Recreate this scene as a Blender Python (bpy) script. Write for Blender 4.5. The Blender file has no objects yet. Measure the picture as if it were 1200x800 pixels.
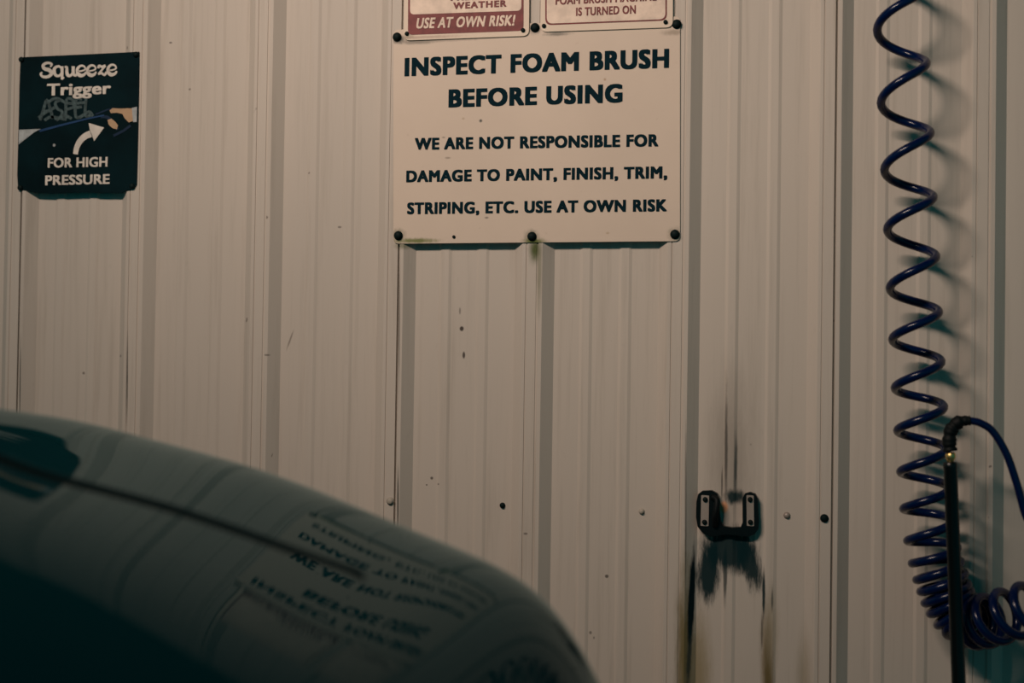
import bpy, bmesh, math, random
from mathutils import Vector, Matrix

random.seed(7)
scn = bpy.context.scene
COL = scn.collection

# ------------------------------------------------------------------ camera
FPX = 1667.0                                   # focal length in pixels of a 1200 px wide frame
YAW, PITCH, ROLL = 0.218246, 0.020071, 0.014579
CAM = Vector((1.787098, -2.966856, 1.163424))
_cy, _sy, _cp, _sp = math.cos(YAW), math.sin(YAW), math.cos(PITCH), math.sin(PITCH)
FWD = Vector((-_sy*_cp, _cy*_cp, _sp))
_r0 = Vector((_cy, _sy, 0.0)); _u0 = _r0.cross(FWD)
RIGHT = math.cos(ROLL)*_r0 + math.sin(ROLL)*_u0
UP = -math.sin(ROLL)*_r0 + math.cos(ROLL)*_u0
cam_data = bpy.data.cameras.new('camera')
cam_data.sensor_width = 36.0
cam_data.lens = FPX/1200.0*36.0
cam_data.clip_start = 0.02
cam_data.dof.use_dof = True
cam_data.dof.focus_distance = 3.02
cam_data.dof.aperture_fstop = 1.9
cam = bpy.data.objects.new('camera', cam_data); COL.objects.link(cam)
m = Matrix((RIGHT, UP, -FWD)).transposed().to_4x4(); m.translation = CAM
cam.matrix_world = m
scn.camera = cam

# ------------------------------------------------------------------ world, lamp, exposure
scn.view_settings.view_transform = 'Standard'
scn.view_settings.look = 'None'
scn.view_settings.exposure = 0.0
scn.view_settings.gamma = 1.0
scn.view_settings.use_curve_mapping = False
world = bpy.data.worlds.new('dusk_sky'); scn.world = world
world.use_nodes = True
bg = world.node_tree.nodes['Background']
bg.inputs[0].default_value = (0.003, 0.100, 0.115, 1)
bg.inputs[1].default_value = 1.0
LAMP_AT = Vector((0.35, -2.65, 3.05))
LAMP_LEN, LAMP_WID = 1.4, 0.22
LAMP_POWER = 26.5
LAMP_COLOR = (1.0, 0.785, 0.66)
lamp_data = bpy.data.lights.new('tube_light', 'AREA')
lamp_data.shape = 'RECTANGLE'; lamp_data.size = LAMP_LEN; lamp_data.size_y = LAMP_WID
lamp_data.energy = LAMP_POWER; lamp_data.color = LAMP_COLOR
lamp = bpy.data.objects.new('tube_light', lamp_data); COL.objects.link(lamp)
lamp.location = LAMP_AT
lamp_data.spread = math.radians(100)
_aim = Vector((1.25, 0, 1.85)) - LAMP_AT            # reflector turned towards the notices
lamp.rotation_euler = _aim.to_track_quat('-Z', 'Y').to_euler()
HOOD_CONTROL = (
  "-9739 -8990 -8229 -7456 -6669 -5870 -5061 -4251 -3454 -2691 -1985 -1358 -828 -404 -86 135 274 349 379 381 369 351 336 327 325 332 346 366 388 406 411 394 340 236 64 -186 -522 -947 -1453 -2028 -2656 -3319 -4002 -4692 -5381 -6067 -6748",
  "-9704 -8962 -8210 -7448 -6674 -5891 -5099 -4305 -3523 -2772 -2073 -1449 -921 -498 -181 42 186 272 315 332 333 328 323 320 321 327 338 350 362 369 362 334 272 161 -13 -263 -599 -1022 -1526 -2096 -2715 -3368 -4038 -4715 -5392 -6067 -6740",
  "-9662 -8927 -8184 -7433 -6674 -5906 -5131 -4356 -3592 -2856 -2171 -1556 -1031 -610 -289 -58 99 199 258 290 306 313 317 320 323 329 335 340 343 337 318 276 202 81 -100 -353 -689 -1110 -1608 -2168 -2775 -3413 -4069 -4732 -5396 -6061 -6724",
  "-9612 -8885 -8152 -7413 -6667 -5915 -5159 -4403 -3660 -2945 -2277 -1677 -1160 -737 -408 -163 11 129 207 256 287 306 318 326 332 336 338 336 329 311 278 221 131 -4 -196 -457 -794 -1210 -1697 -2243 -2834 -3455 -4095 -4743 -5394 -6047 -6700",
  "-9554 -8835 -8113 -7386 -6654 -5918 -5181 -4447 -3727 -3036 -2390 -1806 -1298 -874 -534 -272 -78 63 161 228 274 305 325 338 345 348 346 337 319 289 240 167 59 -92 -299 -569 -908 -1317 -1791 -2320 -2893 -3495 -4117 -4748 -5386 -6026 -6668",
  "-9488 -8779 -8067 -7353 -6635 -5917 -5199 -4487 -3792 -3126 -2502 -1936 -1436 -1011 -660 -381 -165 -2 118 204 265 308 336 354 363 364 356 340 312 268 204 112 -13 -182 -403 -682 -1022 -1425 -1886 -2397 -2950 -3532 -4135 -4749 -5371 -5998 -6629",
  "-9414 -8716 -8016 -7314 -6612 -5911 -5213 -4524 -3853 -3211 -2609 -2059 -1568 -1141 -781 -485 -249 -64 77 182 258 313 349 372 382 381 368 344 304 247 167 58 -86 -271 -505 -791 -1133 -1529 -1977 -2471 -3004 -3566 -4149 -4746 -5353 -5966 -6584",
  "-9334 -8647 -7959 -7272 -6585 -5901 -5224 -4557 -3910 -3290 -2707 -2171 -1687 -1260 -892 -582 -328 -123 37 160 252 318 363 390 401 397 380 346 296 225 129 4 -157 -357 -601 -894 -1235 -1625 -2062 -2540 -3054 -3596 -4160 -4740 -5330 -5929 -6536",
  "-9248 -8573 -7898 -7225 -6555 -5889 -5231 -4585 -3959 -3359 -2794 -2269 -1792 -1365 -990 -669 -399 -177 1 140 246 323 375 406 418 412 389 347 285 201 90 -50 -225 -437 -691 -987 -1328 -1712 -2138 -2601 -3098 -3622 -4168 -4731 -5306 -5892 -6487",
  "-9158 -8496 -7835 -7177 -6523 -5874 -5234 -4608 -4001 -3419 -2868 -2353 -1881 -1454 -1075 -745 -462 -226 -32 121 240 327 386 421 433 424 395 344 271 174 50 -103 -290 -513 -773 -1072 -1411 -1789 -2205 -2655 -3137 -3644 -4174 -4721 -5282 -5855 -6439",
  "-9065 -8416 -7770 -7127 -6489 -5857 -5235 -4626 -4036 -3468 -2929 -2424 -1956 -1529 -1146 -808 -515 -267 -61 105 234 330 395 432 444 432 397 338 255 146 10 -155 -352 -582 -847 -1148 -1485 -1857 -2264 -2702 -3169 -3663 -4178 -4711 -5260 -5822 -6396",
  "-8970 -8335 -7704 -7077 -6454 -5839 -5233 -4639 -4063 -3509 -2980 -2481 -2017 -1590 -1204 -860 -558 -300 -84 92 230 332 402 441 452 436 395 328 235 116 -30 -205 -410 -647 -915 -1216 -1550 -1916 -2314 -2742 -3197 -3678 -4181 -4703 -5242 -5795 -6361",
  "-8874 -8255 -7639 -7026 -6419 -5819 -5228 -4648 -4085 -3541 -3020 -2527 -2066 -1639 -1250 -901 -593 -326 -102 82 227 335 408 448 457 437 389 314 213 84 -71 -254 -466 -707 -977 -1277 -1608 -1969 -2358 -2777 -3222 -3692 -4185 -4699 -5230 -5777 -6338",
  "-8779 -8175 -7574 -6976 -6384 -5798 -5220 -4654 -4101 -3567 -3053 -2565 -2106 -1679 -1287 -933 -619 -346 -114 77 227 339 413 452 458 434 379 297 187 50 -113 -303 -519 -763 -1034 -1333 -1660 -2014 -2397 -2807 -3244 -3707 -4193 -4701 -5228 -5771 -6330",
  "-8686 -8096 -7510 -6927 -6349 -5777 -5212 -4657 -4114 -3587 -3080 -2596 -2139 -1711 -1317 -959 -640 -360 -122 74 229 343 418 455 458 427 366 275 158 14 -156 -351 -571 -816 -1086 -1383 -1705 -2055 -2432 -2836 -3267 -3724 -4207 -4712 -5237 -5781 -6340",
  "-8594 -8020 -7448 -6879 -6315 -5755 -5202 -4658 -4124 -3605 -3103 -2623 -2167 -1739 -1343 -981 -657 -371 -127 74 233 349 423 457 455 418 349 250 125 -26 -201 -400 -621 -866 -1134 -1427 -1745 -2090 -2463 -2863 -3291 -3747 -4229 -4735 -5262 -5808 -6369",
  "-8505 -7946 -7388 -6833 -6282 -5735 -5193 -4658 -4133 -3621 -3124 -2647 -2193 -1765 -1367 -1002 -673 -382 -132 75 237 354 428 459 450 405 328 221 87 -70 -249 -449 -670 -912 -1176 -1464 -1778 -2120 -2491 -2891 -3320 -3778 -4263 -4773 -5305 -5854 -6420",
  "-8420 -7874 -7331 -6789 -6251 -5716 -5185 -4660 -4143 -3637 -3145 -2672 -2220 -1792 -1392 -1024 -691 -395 -139 73 239 359 431 459 444 390 303 186 45 -118 -300 -499 -717 -953 -1211 -1493 -1803 -2144 -2516 -2920 -3355 -3819 -4312 -4829 -5366 -5921 -6492",
  "-8337 -7806 -7277 -6748 -6222 -5698 -5178 -4662 -4154 -3655 -3169 -2699 -2249 -1822 -1422 -1051 -714 -413 -152 65 236 359 432 456 434 371 273 145 -4 -172 -354 -550 -760 -987 -1236 -1512 -1819 -2160 -2538 -2951 -3397 -3873 -4376 -4902 -5448 -6009 -6585",
  "-8259 -7742 -7226 -6711 -6197 -5685 -5175 -4669 -4168 -3677 -3196 -2731 -2284 -1858 -1457 -1085 -745 -440 -175 47 224 350 425 448 420 347 237 98 -61 -233 -413 -600 -797 -1010 -1248 -1517 -1823 -2170 -2559 -2985 -3446 -3938 -4454 -4992 -5547 -6116 -6697",
  "-8184 -7682 -7180 -6678 -6176 -5675 -5176 -4680 -4188 -3704 -3231 -2770 -2326 -1902 -1502 -1129 -787 -480 -211 16 196 327 405 428 397 316 194 42 -126 -300 -473 -645 -823 -1019 -1243 -1508 -1817 -2175 -2579 -3024 -3504 -4013 -4546 -5097 -5662 -6239 -6826",
  "-8112 -7625 -7137 -6649 -6160 -5671 -5184 -4698 -4216 -3740 -3273 -2818 -2378 -1956 -1557 -1185 -842 -534 -263 -34 149 282 363 389 357 271 139 -24 -200 -372 -532 -681 -835 -1010 -1223 -1486 -1805 -2178 -2601 -3067 -3569 -4098 -4648 -5214 -5790 -6375 -6968",
  "-8043 -7572 -7099 -6625 -6150 -5675 -5199 -4724 -4253 -3786 -3326 -2877 -2441 -2023 -1626 -1254 -913 -605 -335 -106 76 210 292 318 288 202 67 -102 -282 -446 -583 -703 -828 -984 -1190 -1458 -1790 -2182 -2627 -3116 -3640 -4190 -4758 -5338 -5926 -6520 -7119",
  "-7978 -7523 -7066 -6607 -6147 -5685 -5223 -4761 -4300 -3843 -3391 -2948 -2517 -2102 -1708 -1339 -999 -694 -428 -203 -25 104 182 205 175 93 -36 -199 -369 -512 -620 -709 -807 -949 -1154 -1432 -1781 -2194 -2661 -3172 -3718 -4287 -4873 -5467 -6066 -6669 -7274",
  "-7915 -7476 -7036 -6594 -6150 -5704 -5256 -4807 -4359 -3912 -3468 -3032 -2606 -2195 -1804 -1438 -1103 -803 -543 -327 -158 -40 27 42 6 -74 -190 -327 -464 -567 -643 -707 -786 -920 -1130 -1421 -1786 -2217 -2704 -3236 -3801 -4389 -4990 -5598 -6208 -6819 -7430",
  "-7854 -7432 -7009 -6584 -6158 -5729 -5298 -4864 -4429 -3993 -3559 -3129 -2709 -2302 -1915 -1553 -1223 -930 -680 -476 -323 -222 -174 -176 -224 -306 -408 -506 -582 -633 -676 -724 -792 -921 -1135 -1434 -1811 -2256 -2759 -3308 -3890 -4493 -5109 -5728 -6348 -6966 -7583",
  "-7796 -7391 -6985 -6578 -6169 -5759 -5345 -4929 -4509 -4086 -3662 -3240 -2825 -2423 -2039 -1682 -1358 -1074 -837 -650 -518 -441 -418 -443 -505 -588 -667 -721 -749 -762 -775 -802 -857 -973 -1180 -1478 -1859 -2313 -2828 -3389 -3984 -4601 -5227 -5856 -6483 -7108 -7729",
  "-7738 -7351 -6963 -6574 -6183 -5791 -5397 -4998 -4595 -4187 -3775 -3363 -2954 -2556 -2176 -1823 -1506 -1232 -1010 -844 -738 -689 -693 -738 -802 -861 -894 -906 -905 -899 -897 -915 -965 -1070 -1263 -1553 -1933 -2390 -2911 -3481 -4085 -4710 -5344 -5980 -6613 -7242 -7866",
  "-7683 -7312 -6941 -6570 -6198 -5825 -5449 -5070 -4685 -4294 -3897 -3495 -3094 -2700 -2323 -1973 -1662 -1399 -1194 -1052 -973 -951 -972 -1013 -1046 -1059 -1058 -1048 -1031 -1013 -1006 -1022 -1074 -1183 -1372 -1655 -2030 -2486 -3009 -3582 -4191 -4821 -5460 -6100 -6736 -7367 -7993",
  "-7630 -7275 -6921 -6566 -6212 -5857 -5500 -5139 -4773 -4401 -4021 -3633 -3241 -2852 -2477 -2129 -1822 -1570 -1383 -1265 -1208 -1198 -1206 -1211 -1207 -1198 -1181 -1158 -1133 -1111 -1104 -1123 -1181 -1299 -1493 -1776 -2148 -2601 -3122 -3694 -4303 -4935 -5576 -6216 -6853 -7483 -8108",
  "-7581 -7241 -6901 -6563 -6225 -5886 -5546 -5203 -4856 -4503 -4141 -3771 -3391 -3008 -2633 -2285 -1981 -1740 -1571 -1470 -1418 -1388 -1365 -1346 -1329 -1307 -1281 -1251 -1224 -1204 -1201 -1226 -1292 -1418 -1623 -1911 -2283 -2733 -3249 -3817 -4423 -5053 -5691 -6330 -6964 -7592 -8214",
  "-7537 -7210 -6884 -6560 -6236 -5913 -5588 -5260 -4929 -4593 -4250 -3898 -3535 -3161 -2787 -2435 -2132 -1902 -1746 -1644 -1574 -1525 -1490 -1462 -1435 -1407 -1376 -1346 -1320 -1304 -1307 -1340 -1415 -1550 -1764 -2059 -2432 -2879 -3389 -3952 -4553 -5176 -5810 -6443 -7072 -7696 -8313",
  "-7501 -7185 -6871 -6559 -6248 -5937 -5624 -5309 -4991 -4669 -4342 -4007 -3662 -3301 -2930 -2570 -2269 -2049 -1893 -1782 -1704 -1650 -1610 -1577 -1546 -1516 -1485 -1457 -1434 -1423 -1432 -1473 -1556 -1701 -1922 -2221 -2595 -3039 -3545 -4102 -4694 -5309 -5934 -6559 -7180 -7797 -8408",
  "-7477 -7170 -6865 -6562 -6261 -5960 -5658 -5352 -5043 -4730 -4414 -4092 -3760 -3414 -3051 -2685 -2388 -2177 -2022 -1913 -1837 -1783 -1741 -1707 -1676 -1645 -1615 -1589 -1569 -1562 -1578 -1625 -1718 -1872 -2098 -2399 -2774 -3218 -3720 -4269 -4852 -5455 -6068 -6682 -7293 -7900 -8503",
  "-7470 -7169 -6871 -6575 -6281 -5987 -5691 -5392 -5088 -4781 -4469 -4152 -3826 -3487 -3133 -2781 -2502 -2303 -2157 -2055 -1982 -1929 -1889 -1855 -1824 -1794 -1764 -1739 -1721 -1719 -1740 -1795 -1897 -2059 -2290 -2596 -2974 -3419 -3919 -4460 -5031 -5619 -6217 -6817 -7415 -8011 -8605",
  "-7485 -7188 -6894 -6602 -6312 -6023 -5731 -5436 -5135 -4829 -4517 -4198 -3871 -3535 -3196 -2878 -2620 -2434 -2301 -2206 -2139 -2090 -2051 -2017 -1985 -1953 -1923 -1897 -1881 -1883 -1904 -1971 -2085 -2257 -2499 -2815 -3203 -3652 -4149 -4680 -5236 -5807 -6386 -6970 -7554 -8137 -8719",
  "-7528 -7234 -6942 -6651 -6363 -6075 -5785 -5492 -5193 -4887 -4573 -4250 -3918 -3584 -3264 -2978 -2744 -2572 -2450 -2364 -2301 -2254 -2215 -2180 -2145 -2110 -2078 -2050 -2036 -2037 -2058 -2147 -2277 -2466 -2729 -3068 -3471 -3925 -4416 -4935 -5472 -6023 -6583 -7147 -7715 -8283 -8851",
  "-7607 -7314 -7022 -6731 -6442 -6154 -5865 -5573 -5275 -4970 -4655 -4330 -3997 -3666 -3356 -3085 -2869 -2714 -2601 -2520 -2461 -2414 -2372 -2333 -2294 -2254 -2218 -2189 -2174 -2182 -2225 -2321 -2471 -2697 -3000 -3370 -3789 -4244 -4726 -5228 -5746 -6274 -6812 -7356 -7904 -8455 -9007",
  "-7726 -7434 -7143 -6852 -6561 -6272 -5983 -5693 -5399 -5098 -4786 -4463 -4132 -3805 -3496 -3223 -3006 -2856 -2756 -2678 -2617 -2567 -2520 -2474 -2429 -2384 -2343 -2314 -2303 -2323 -2384 -2501 -2698 -2983 -3337 -3735 -4163 -4613 -5081 -5563 -6058 -6564 -7078 -7600 -8127 -8658 -9191",
  "-7891 -7603 -7313 -7022 -6731 -6442 -6154 -5868 -5581 -5288 -4984 -4668 -4344 -4022 -3712 -3432 -3199 -3030 -2924 -2851 -2787 -2732 -2681 -2628 -2574 -2524 -2482 -2457 -2457 -2497 -2586 -2745 -3017 -3369 -3761 -4173 -4597 -5034 -5482 -5941 -6412 -6894 -7384 -7882 -8386 -8895 -9407",
  "-8108 -7824 -7539 -7252 -6964 -6676 -6393 -6114 -5837 -5555 -5263 -4960 -4647 -4332 -4025 -3741 -3497 -3306 -3176 -3093 -3024 -2957 -2893 -2832 -2777 -2727 -2690 -2674 -2693 -2753 -2893 -3151 -3502 -3888 -4284 -4685 -5090 -5504 -5927 -6362 -6808 -7264 -7729 -8203 -8683 -9168 -9659",
  "-8379 -8104 -7826 -7546 -7266 -6986 -6712 -6444 -6179 -5912 -5634 -5346 -5047 -4744 -4447 -4167 -3921 -3721 -3577 -3484 -3420 -3362 -3295 -3226 -3161 -3110 -3083 -3095 -3161 -3290 -3516 -3834 -4184 -4540 -4899 -5264 -5638 -6021 -6416 -6823 -7242 -7672 -8113 -8561 -9017 -9479 -9946",
  "-8708 -8443 -8177 -7909 -7642 -7376 -7116 -6862 -6612 -6360 -6100 -5829 -5548 -5263 -4980 -4713 -4474 -4277 -4131 -4037 -3986 -3960 -3943 -3924 -3899 -3886 -3904 -3956 -4060 -4259 -4519 -4765 -5019 -5294 -5590 -5904 -6234 -6582 -6945 -7322 -7714 -8118 -8532 -8956 -9387 -9825 -10269",
  "-9096 -8844 -8592 -8341 -8091 -7845 -7603 -7367 -7134 -6898 -6657 -6406 -6146 -5882 -5619 -5370 -5145 -4958 -4817 -4729 -4691 -4694 -4724 -4765 -4810 -4867 -4942 -5037 -5171 -5361 -5571 -5750 -5920 -6110 -6333 -6588 -6872 -7180 -7508 -7856 -8219 -8596 -8985 -9384 -9792 -10207 -10628",
  "-9541 -9305 -9071 -8838 -8609 -8384 -8164 -7948 -7734 -7518 -7297 -7069 -6832 -6591 -6352 -6123 -5915 -5740 -5608 -5525 -5494 -5512 -5568 -5651 -5752 -5865 -5987 -6117 -6262 -6417 -6565 -6693 -6810 -6940 -7102 -7303 -7539 -7807 -8102 -8419 -8754 -9105 -9469 -9844 -10229 -10621 -11021",
  "-10041 -9823 -9608 -9396 -9189 -8986 -8789 -8595 -8402 -8207 -8009 -7803 -7591 -7375 -7158 -6951 -6760 -6597 -6471 -6389 -6357 -6373 -6434 -6532 -6657 -6798 -6945 -7093 -7234 -7360 -7468 -7562 -7650 -7747 -7870 -8029 -8226 -8457 -8719 -9006 -9314 -9640 -9980 -10333 -10695 -11066 -11444",
  "-10594 -10395 -10199 -10008 -9822 -9642 -9466 -9294 -9124 -8952 -8776 -8594 -8406 -8212 -8019 -7830 -7655 -7501 -7377 -7291 -7247 -7249 -7296 -7384 -7504 -7645 -7795 -7942 -8073 -8183 -8274 -8353 -8429 -8514 -8618 -8751 -8919 -9120 -9353 -9613 -9896 -10198 -10515 -10846 -11188 -11538 -11897",
  "-11196 -11014 -10838 -10667 -10501 -10341 -10186 -10035 -9886 -9736 -9583 -9423 -9256 -9084 -8910 -8738 -8574 -8427 -8301 -8206 -8145 -8124 -8144 -8204 -8299 -8420 -8554 -8686 -8807 -8910 -8998 -9077 -9154 -9238 -9338 -9459 -9609 -9789 -9998 -10234 -10494 -10774 -11071 -11381 -11703 -12035 -12376",
  "-11840 -11676 -11518 -11365 -11217 -11076 -10939 -10807 -10677 -10547 -10413 -10273 -10125 -9970 -9812 -9653 -9498 -9352 -9223 -9115 -9035 -8987 -8975 -9000 -9060 -9149 -9256 -9368 -9476 -9576 -9666 -9752 -9836 -9927 -10029 -10149 -10290 -10455 -10647 -10865 -11105 -11365 -11643 -11935 -12240 -12554 -12878",
  "-12521 -12374 -12231 -12094 -11963 -11838 -11717 -11601 -11487 -11372 -11254 -11129 -10996 -10856 -10709 -10559 -10409 -10264 -10129 -10008 -9909 -9836 -9793 -9783 -9807 -9860 -9935 -10023 -10117 -10211 -10304 -10397 -10490 -10589 -10697 -10819 -10957 -11116 -11296 -11499 -11724 -11968 -12229 -12505 -12793 -13092 -13401",
  "-13235 -13101 -12973 -12850 -12732 -12621 -12513 -12410 -12308 -12205 -12098 -11984 -11863 -11732 -11594 -11449 -11302 -11155 -11013 -10881 -10765 -10669 -10600 -10559 -10549 -10568 -10612 -10675 -10752 -10838 -10930 -11026 -11127 -11233 -11348 -11474 -11613 -11768 -11942 -12135 -12348 -12578 -12826 -13088 -13362 -13647 -13941",
  "-13975 -13853 -13737 -13626 -13520 -13419 -13322 -13228 -13135 -13041 -12941 -12835 -12721 -12597 -12463 -12322 -12175 -12025 -11877 -11734 -11603 -11489 -11397 -11330 -11290 -11279 -11295 -11334 -11393 -11468 -11555 -11651 -11755 -11866 -11986 -12116 -12257 -12412 -12583 -12770 -12973 -13194 -13430 -13680 -13942 -14215 -14498",
  "-14737 -14626 -14519 -14417 -14320 -14228 -14139 -14052 -13966 -13876 -13782 -13681 -13570 -13449 -13318 -13178 -13029 -12876 -12721 -12570 -12426 -12296 -12185 -12096 -12032 -11995 -11986 -12003 -12044 -12105 -12184 -12276 -12379 -12493 -12616 -12749 -12893 -13049 -13218 -13401 -13599 -13812 -14040 -14280 -14533 -14795 -15068",
  "-15517 -15414 -15315 -15221 -15131 -15045 -14962 -14880 -14797 -14711 -14620 -14521 -14412 -14292 -14161 -14019 -13868 -13710 -13549 -13390 -13236 -13093 -12965 -12858 -12774 -12716 -12686 -12682 -12705 -12752 -12819 -12904 -13005 -13117 -13242 -13376 -13522 -13679 -13848 -14029 -14224 -14432 -14653 -14886 -15131 -15385 -15649",
  "-16313 -16215 -16122 -16034 -15949 -15868 -15789 -15710 -15630 -15545 -15455 -15356 -15246 -15125 -14992 -14848 -14693 -14531 -14364 -14197 -14034 -13880 -13739 -13617 -13516 -13440 -13391 -13370 -13376 -13407 -13462 -13538 -13632 -13741 -13864 -13999 -14146 -14304 -14474 -14655 -14848 -15052 -15269 -15497 -15735 -15984 -16241",
  "-17122 -17029 -16940 -16855 -16774 -16695 -16619 -16542 -16462 -16378 -16286 -16186 -16074 -15950 -15814 -15666 -15507 -15340 -15167 -14993 -14822 -14659 -14507 -14373 -14258 -14168 -14103 -14065 -14055 -14071 -14112 -14176 -14261 -14365 -14485 -14619 -14766 -14925 -15096 -15277 -15469 -15673 -15887 -16111 -16345 -16589 -16842",
)

# ------------------------------------------------------------------ helpers
def P(px, py, y=0.0):
    """point where the line of sight through a photo position meets the plane Y = y"""
    d = FWD + RIGHT*((px-600.0)/FPX) + UP*((400.0-py)/FPX)
    return CAM + d*((y-CAM.y)/d.y)

def link(name, mesh, mat=None, parent=None, smooth=False):
    o = bpy.data.objects.new(name, mesh); COL.objects.link(o)
    if mat: mesh.materials.append(mat)
    if parent is not None:
        o.parent = parent
        mesh.transform(Matrix.Translation(-base_of(parent)))
    if smooth:
        for p in mesh.polygons: p.use_smooth = True
    return o

BASES = {}
def base_of(o): return BASES.get(o.name, Vector((0, 0, 0)))

def thing(name, label, cat, loc, group=None):
    o = bpy.data.objects.new(name, None); COL.objects.link(o)
    o.empty_display_size = 0.05
    o.location = loc; BASES[o.name] = Vector(loc)
    o['label'] = label; o['category'] = cat
    if group: o['group'] = group
    return o

def part(name, bm, mat, parent, smooth=False, label=None):
    me = bpy.data.meshes.new(name); bm.normal_update(); bm.to_mesh(me); bm.free()
    o = link(name, me, mat, parent, smooth)
    BASES[o.name] = base_of(parent) if parent else Vector((0, 0, 0))
    if parent: o.location = (0, 0, 0)
    if label: o['label'] = label
    return o

def structure(name, bm, mat, smooth=False):
    o = part(name, bm, mat, None, smooth); o['kind'] = 'structure'; return o

def box(bm, a, b):
    x0, y0, z0 = a; x1, y1, z1 = b
    v = [bm.verts.new(c) for c in ((x0,y0,z0),(x1,y0,z0),(x1,y1,z0),(x0,y1,z0),(x0,y0,z1),(x1,y0,z1),(x1,y1,z1),(x0,y1,z1))]
    for f in ((0,3,2,1),(4,5,6,7),(0,1,5,4),(1,2,6,5),(2,3,7,6),(3,0,4,7)): bm.faces.new([v[i] for i in f])

def slab(bm, outline, y_front, y_back, bevel=0.0):
    """outline: list of (x, z); solid between two planes parallel to the wall, front edge bevelled"""
    n = len(outline)
    cx = sum(p[0] for p in outline)/n; cz = sum(p[1] for p in outline)/n
    rings = []
    specs = [(0.0, y_back), (0.0, y_front+bevel)] + ([(bevel, y_front)] if bevel else [])
    for ins, y in specs:
        ring = []
        for (x, z) in outline:
            dx, dz = cx-x, cz-z; L = math.hypot(dx, dz) or 1
            ring.append(bm.verts.new((x+dx/L*ins, y, z+dz/L*ins)))
        rings.append(ring)
    for a, b in zip(rings, rings[1:]):
        for i in range(n): bm.faces.new((a[i], a[(i+1) % n], b[(i+1) % n], b[i]))
    bm.faces.new(rings[-1]); bm.faces.new(list(reversed(rings[0])))
    bmesh.ops.recalc_face_normals(bm, faces=bm.faces)

def rounded(corners, r, seg=6):
    """round the corners of a convex outline of (x, z)"""
    out = []; n = len(corners)
    for i in range(n):
        p0, p1, p2 = Vector(corners[i-1]), Vector(corners[i]), Vector(corners[(i+1) % n])
        a = p1 + (p0-p1).normalized()*r; b = p1 + (p2-p1).normalized()*r
        for k in range(seg+1):
            t = k/seg; out.append(tuple((1-t)**2*a + 2*t*(1-t)*p1 + t*t*b))
    return out

def pxz(pts, y): return [(P(a, b, y).x, P(a, b, y).z) for a, b in pts]

def tube(bm, pts, radii, seg=12, cap=True):
    pts = [Vector(p) for p in pts]
    if not isinstance(radii, (list, tuple)): radii = [radii]*len(pts)
    t = (pts[1]-pts[0]).normalized()
    n = t.orthogonal().normalized(); rings = []
    for i, p in enumerate(pts):
        if i == 0: tn = (pts[1]-p)
        elif i == len(pts)-1: tn = (p-pts[i-1])
        else: tn = (pts[i+1]-pts[i-1])
        tn.normalize()
        n = (n - tn*n.dot(tn)).normalized(); b = tn.cross(n)
        rings.append([bm.verts.new(p + (n*math.cos(2*math.pi*k/seg)+b*math.sin(2*math.pi*k/seg))*radii[i]) for k in range(seg)])
    for a, c in zip(rings, rings[1:]):
        for k in range(seg): bm.faces.new((a[k], a[(k+1) % seg], c[(k+1) % seg], c[k]))
    if cap:
        bm.faces.new(list(reversed(rings[0]))); bm.faces.new(rings[-1])

def lathe_y(bm, c, prof, seg=20):
    """profile of (radius, y) turned about an axis along Y through c"""
    rings = []
    for r, y in prof:
        rings.append([bm.verts.new((c[0]+r*math.cos(2*math.pi*k/seg), c[1]+y, c[2]+r*math.sin(2*math.pi*k/seg))) for k in range(seg)])
    for a, b in zip(rings, rings[1:]):
        for k in range(seg): bm.faces.new((a[k], a[(k+1) % seg], b[(k+1) % seg], b[k]))
    bm.faces.new(rings[-1]); bm.faces.new(list(reversed(rings[0])))
    bmesh.ops.recalc_face_normals(bm, faces=bm.faces)

def catmull(pts, n):
    out = []; pts = [Vector(p) for p in pts]
    q = [2*pts[0]-pts[1]] + pts + [2*pts[-1]-pts[-2]]
    for i in range(1, len(q)-2):
        for k in range(n):
            t = k/n
            out.append(0.5*((2*q[i])+(q[i+1]-q[i-1])*t+(2*q[i-1]-5*q[i]+4*q[i+1]-q[i+2])*t*t+(3*q[i]-q[i-1]-3*q[i+1]+q[i+2])*t**3))
    out.append(pts[-1]); return out

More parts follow.
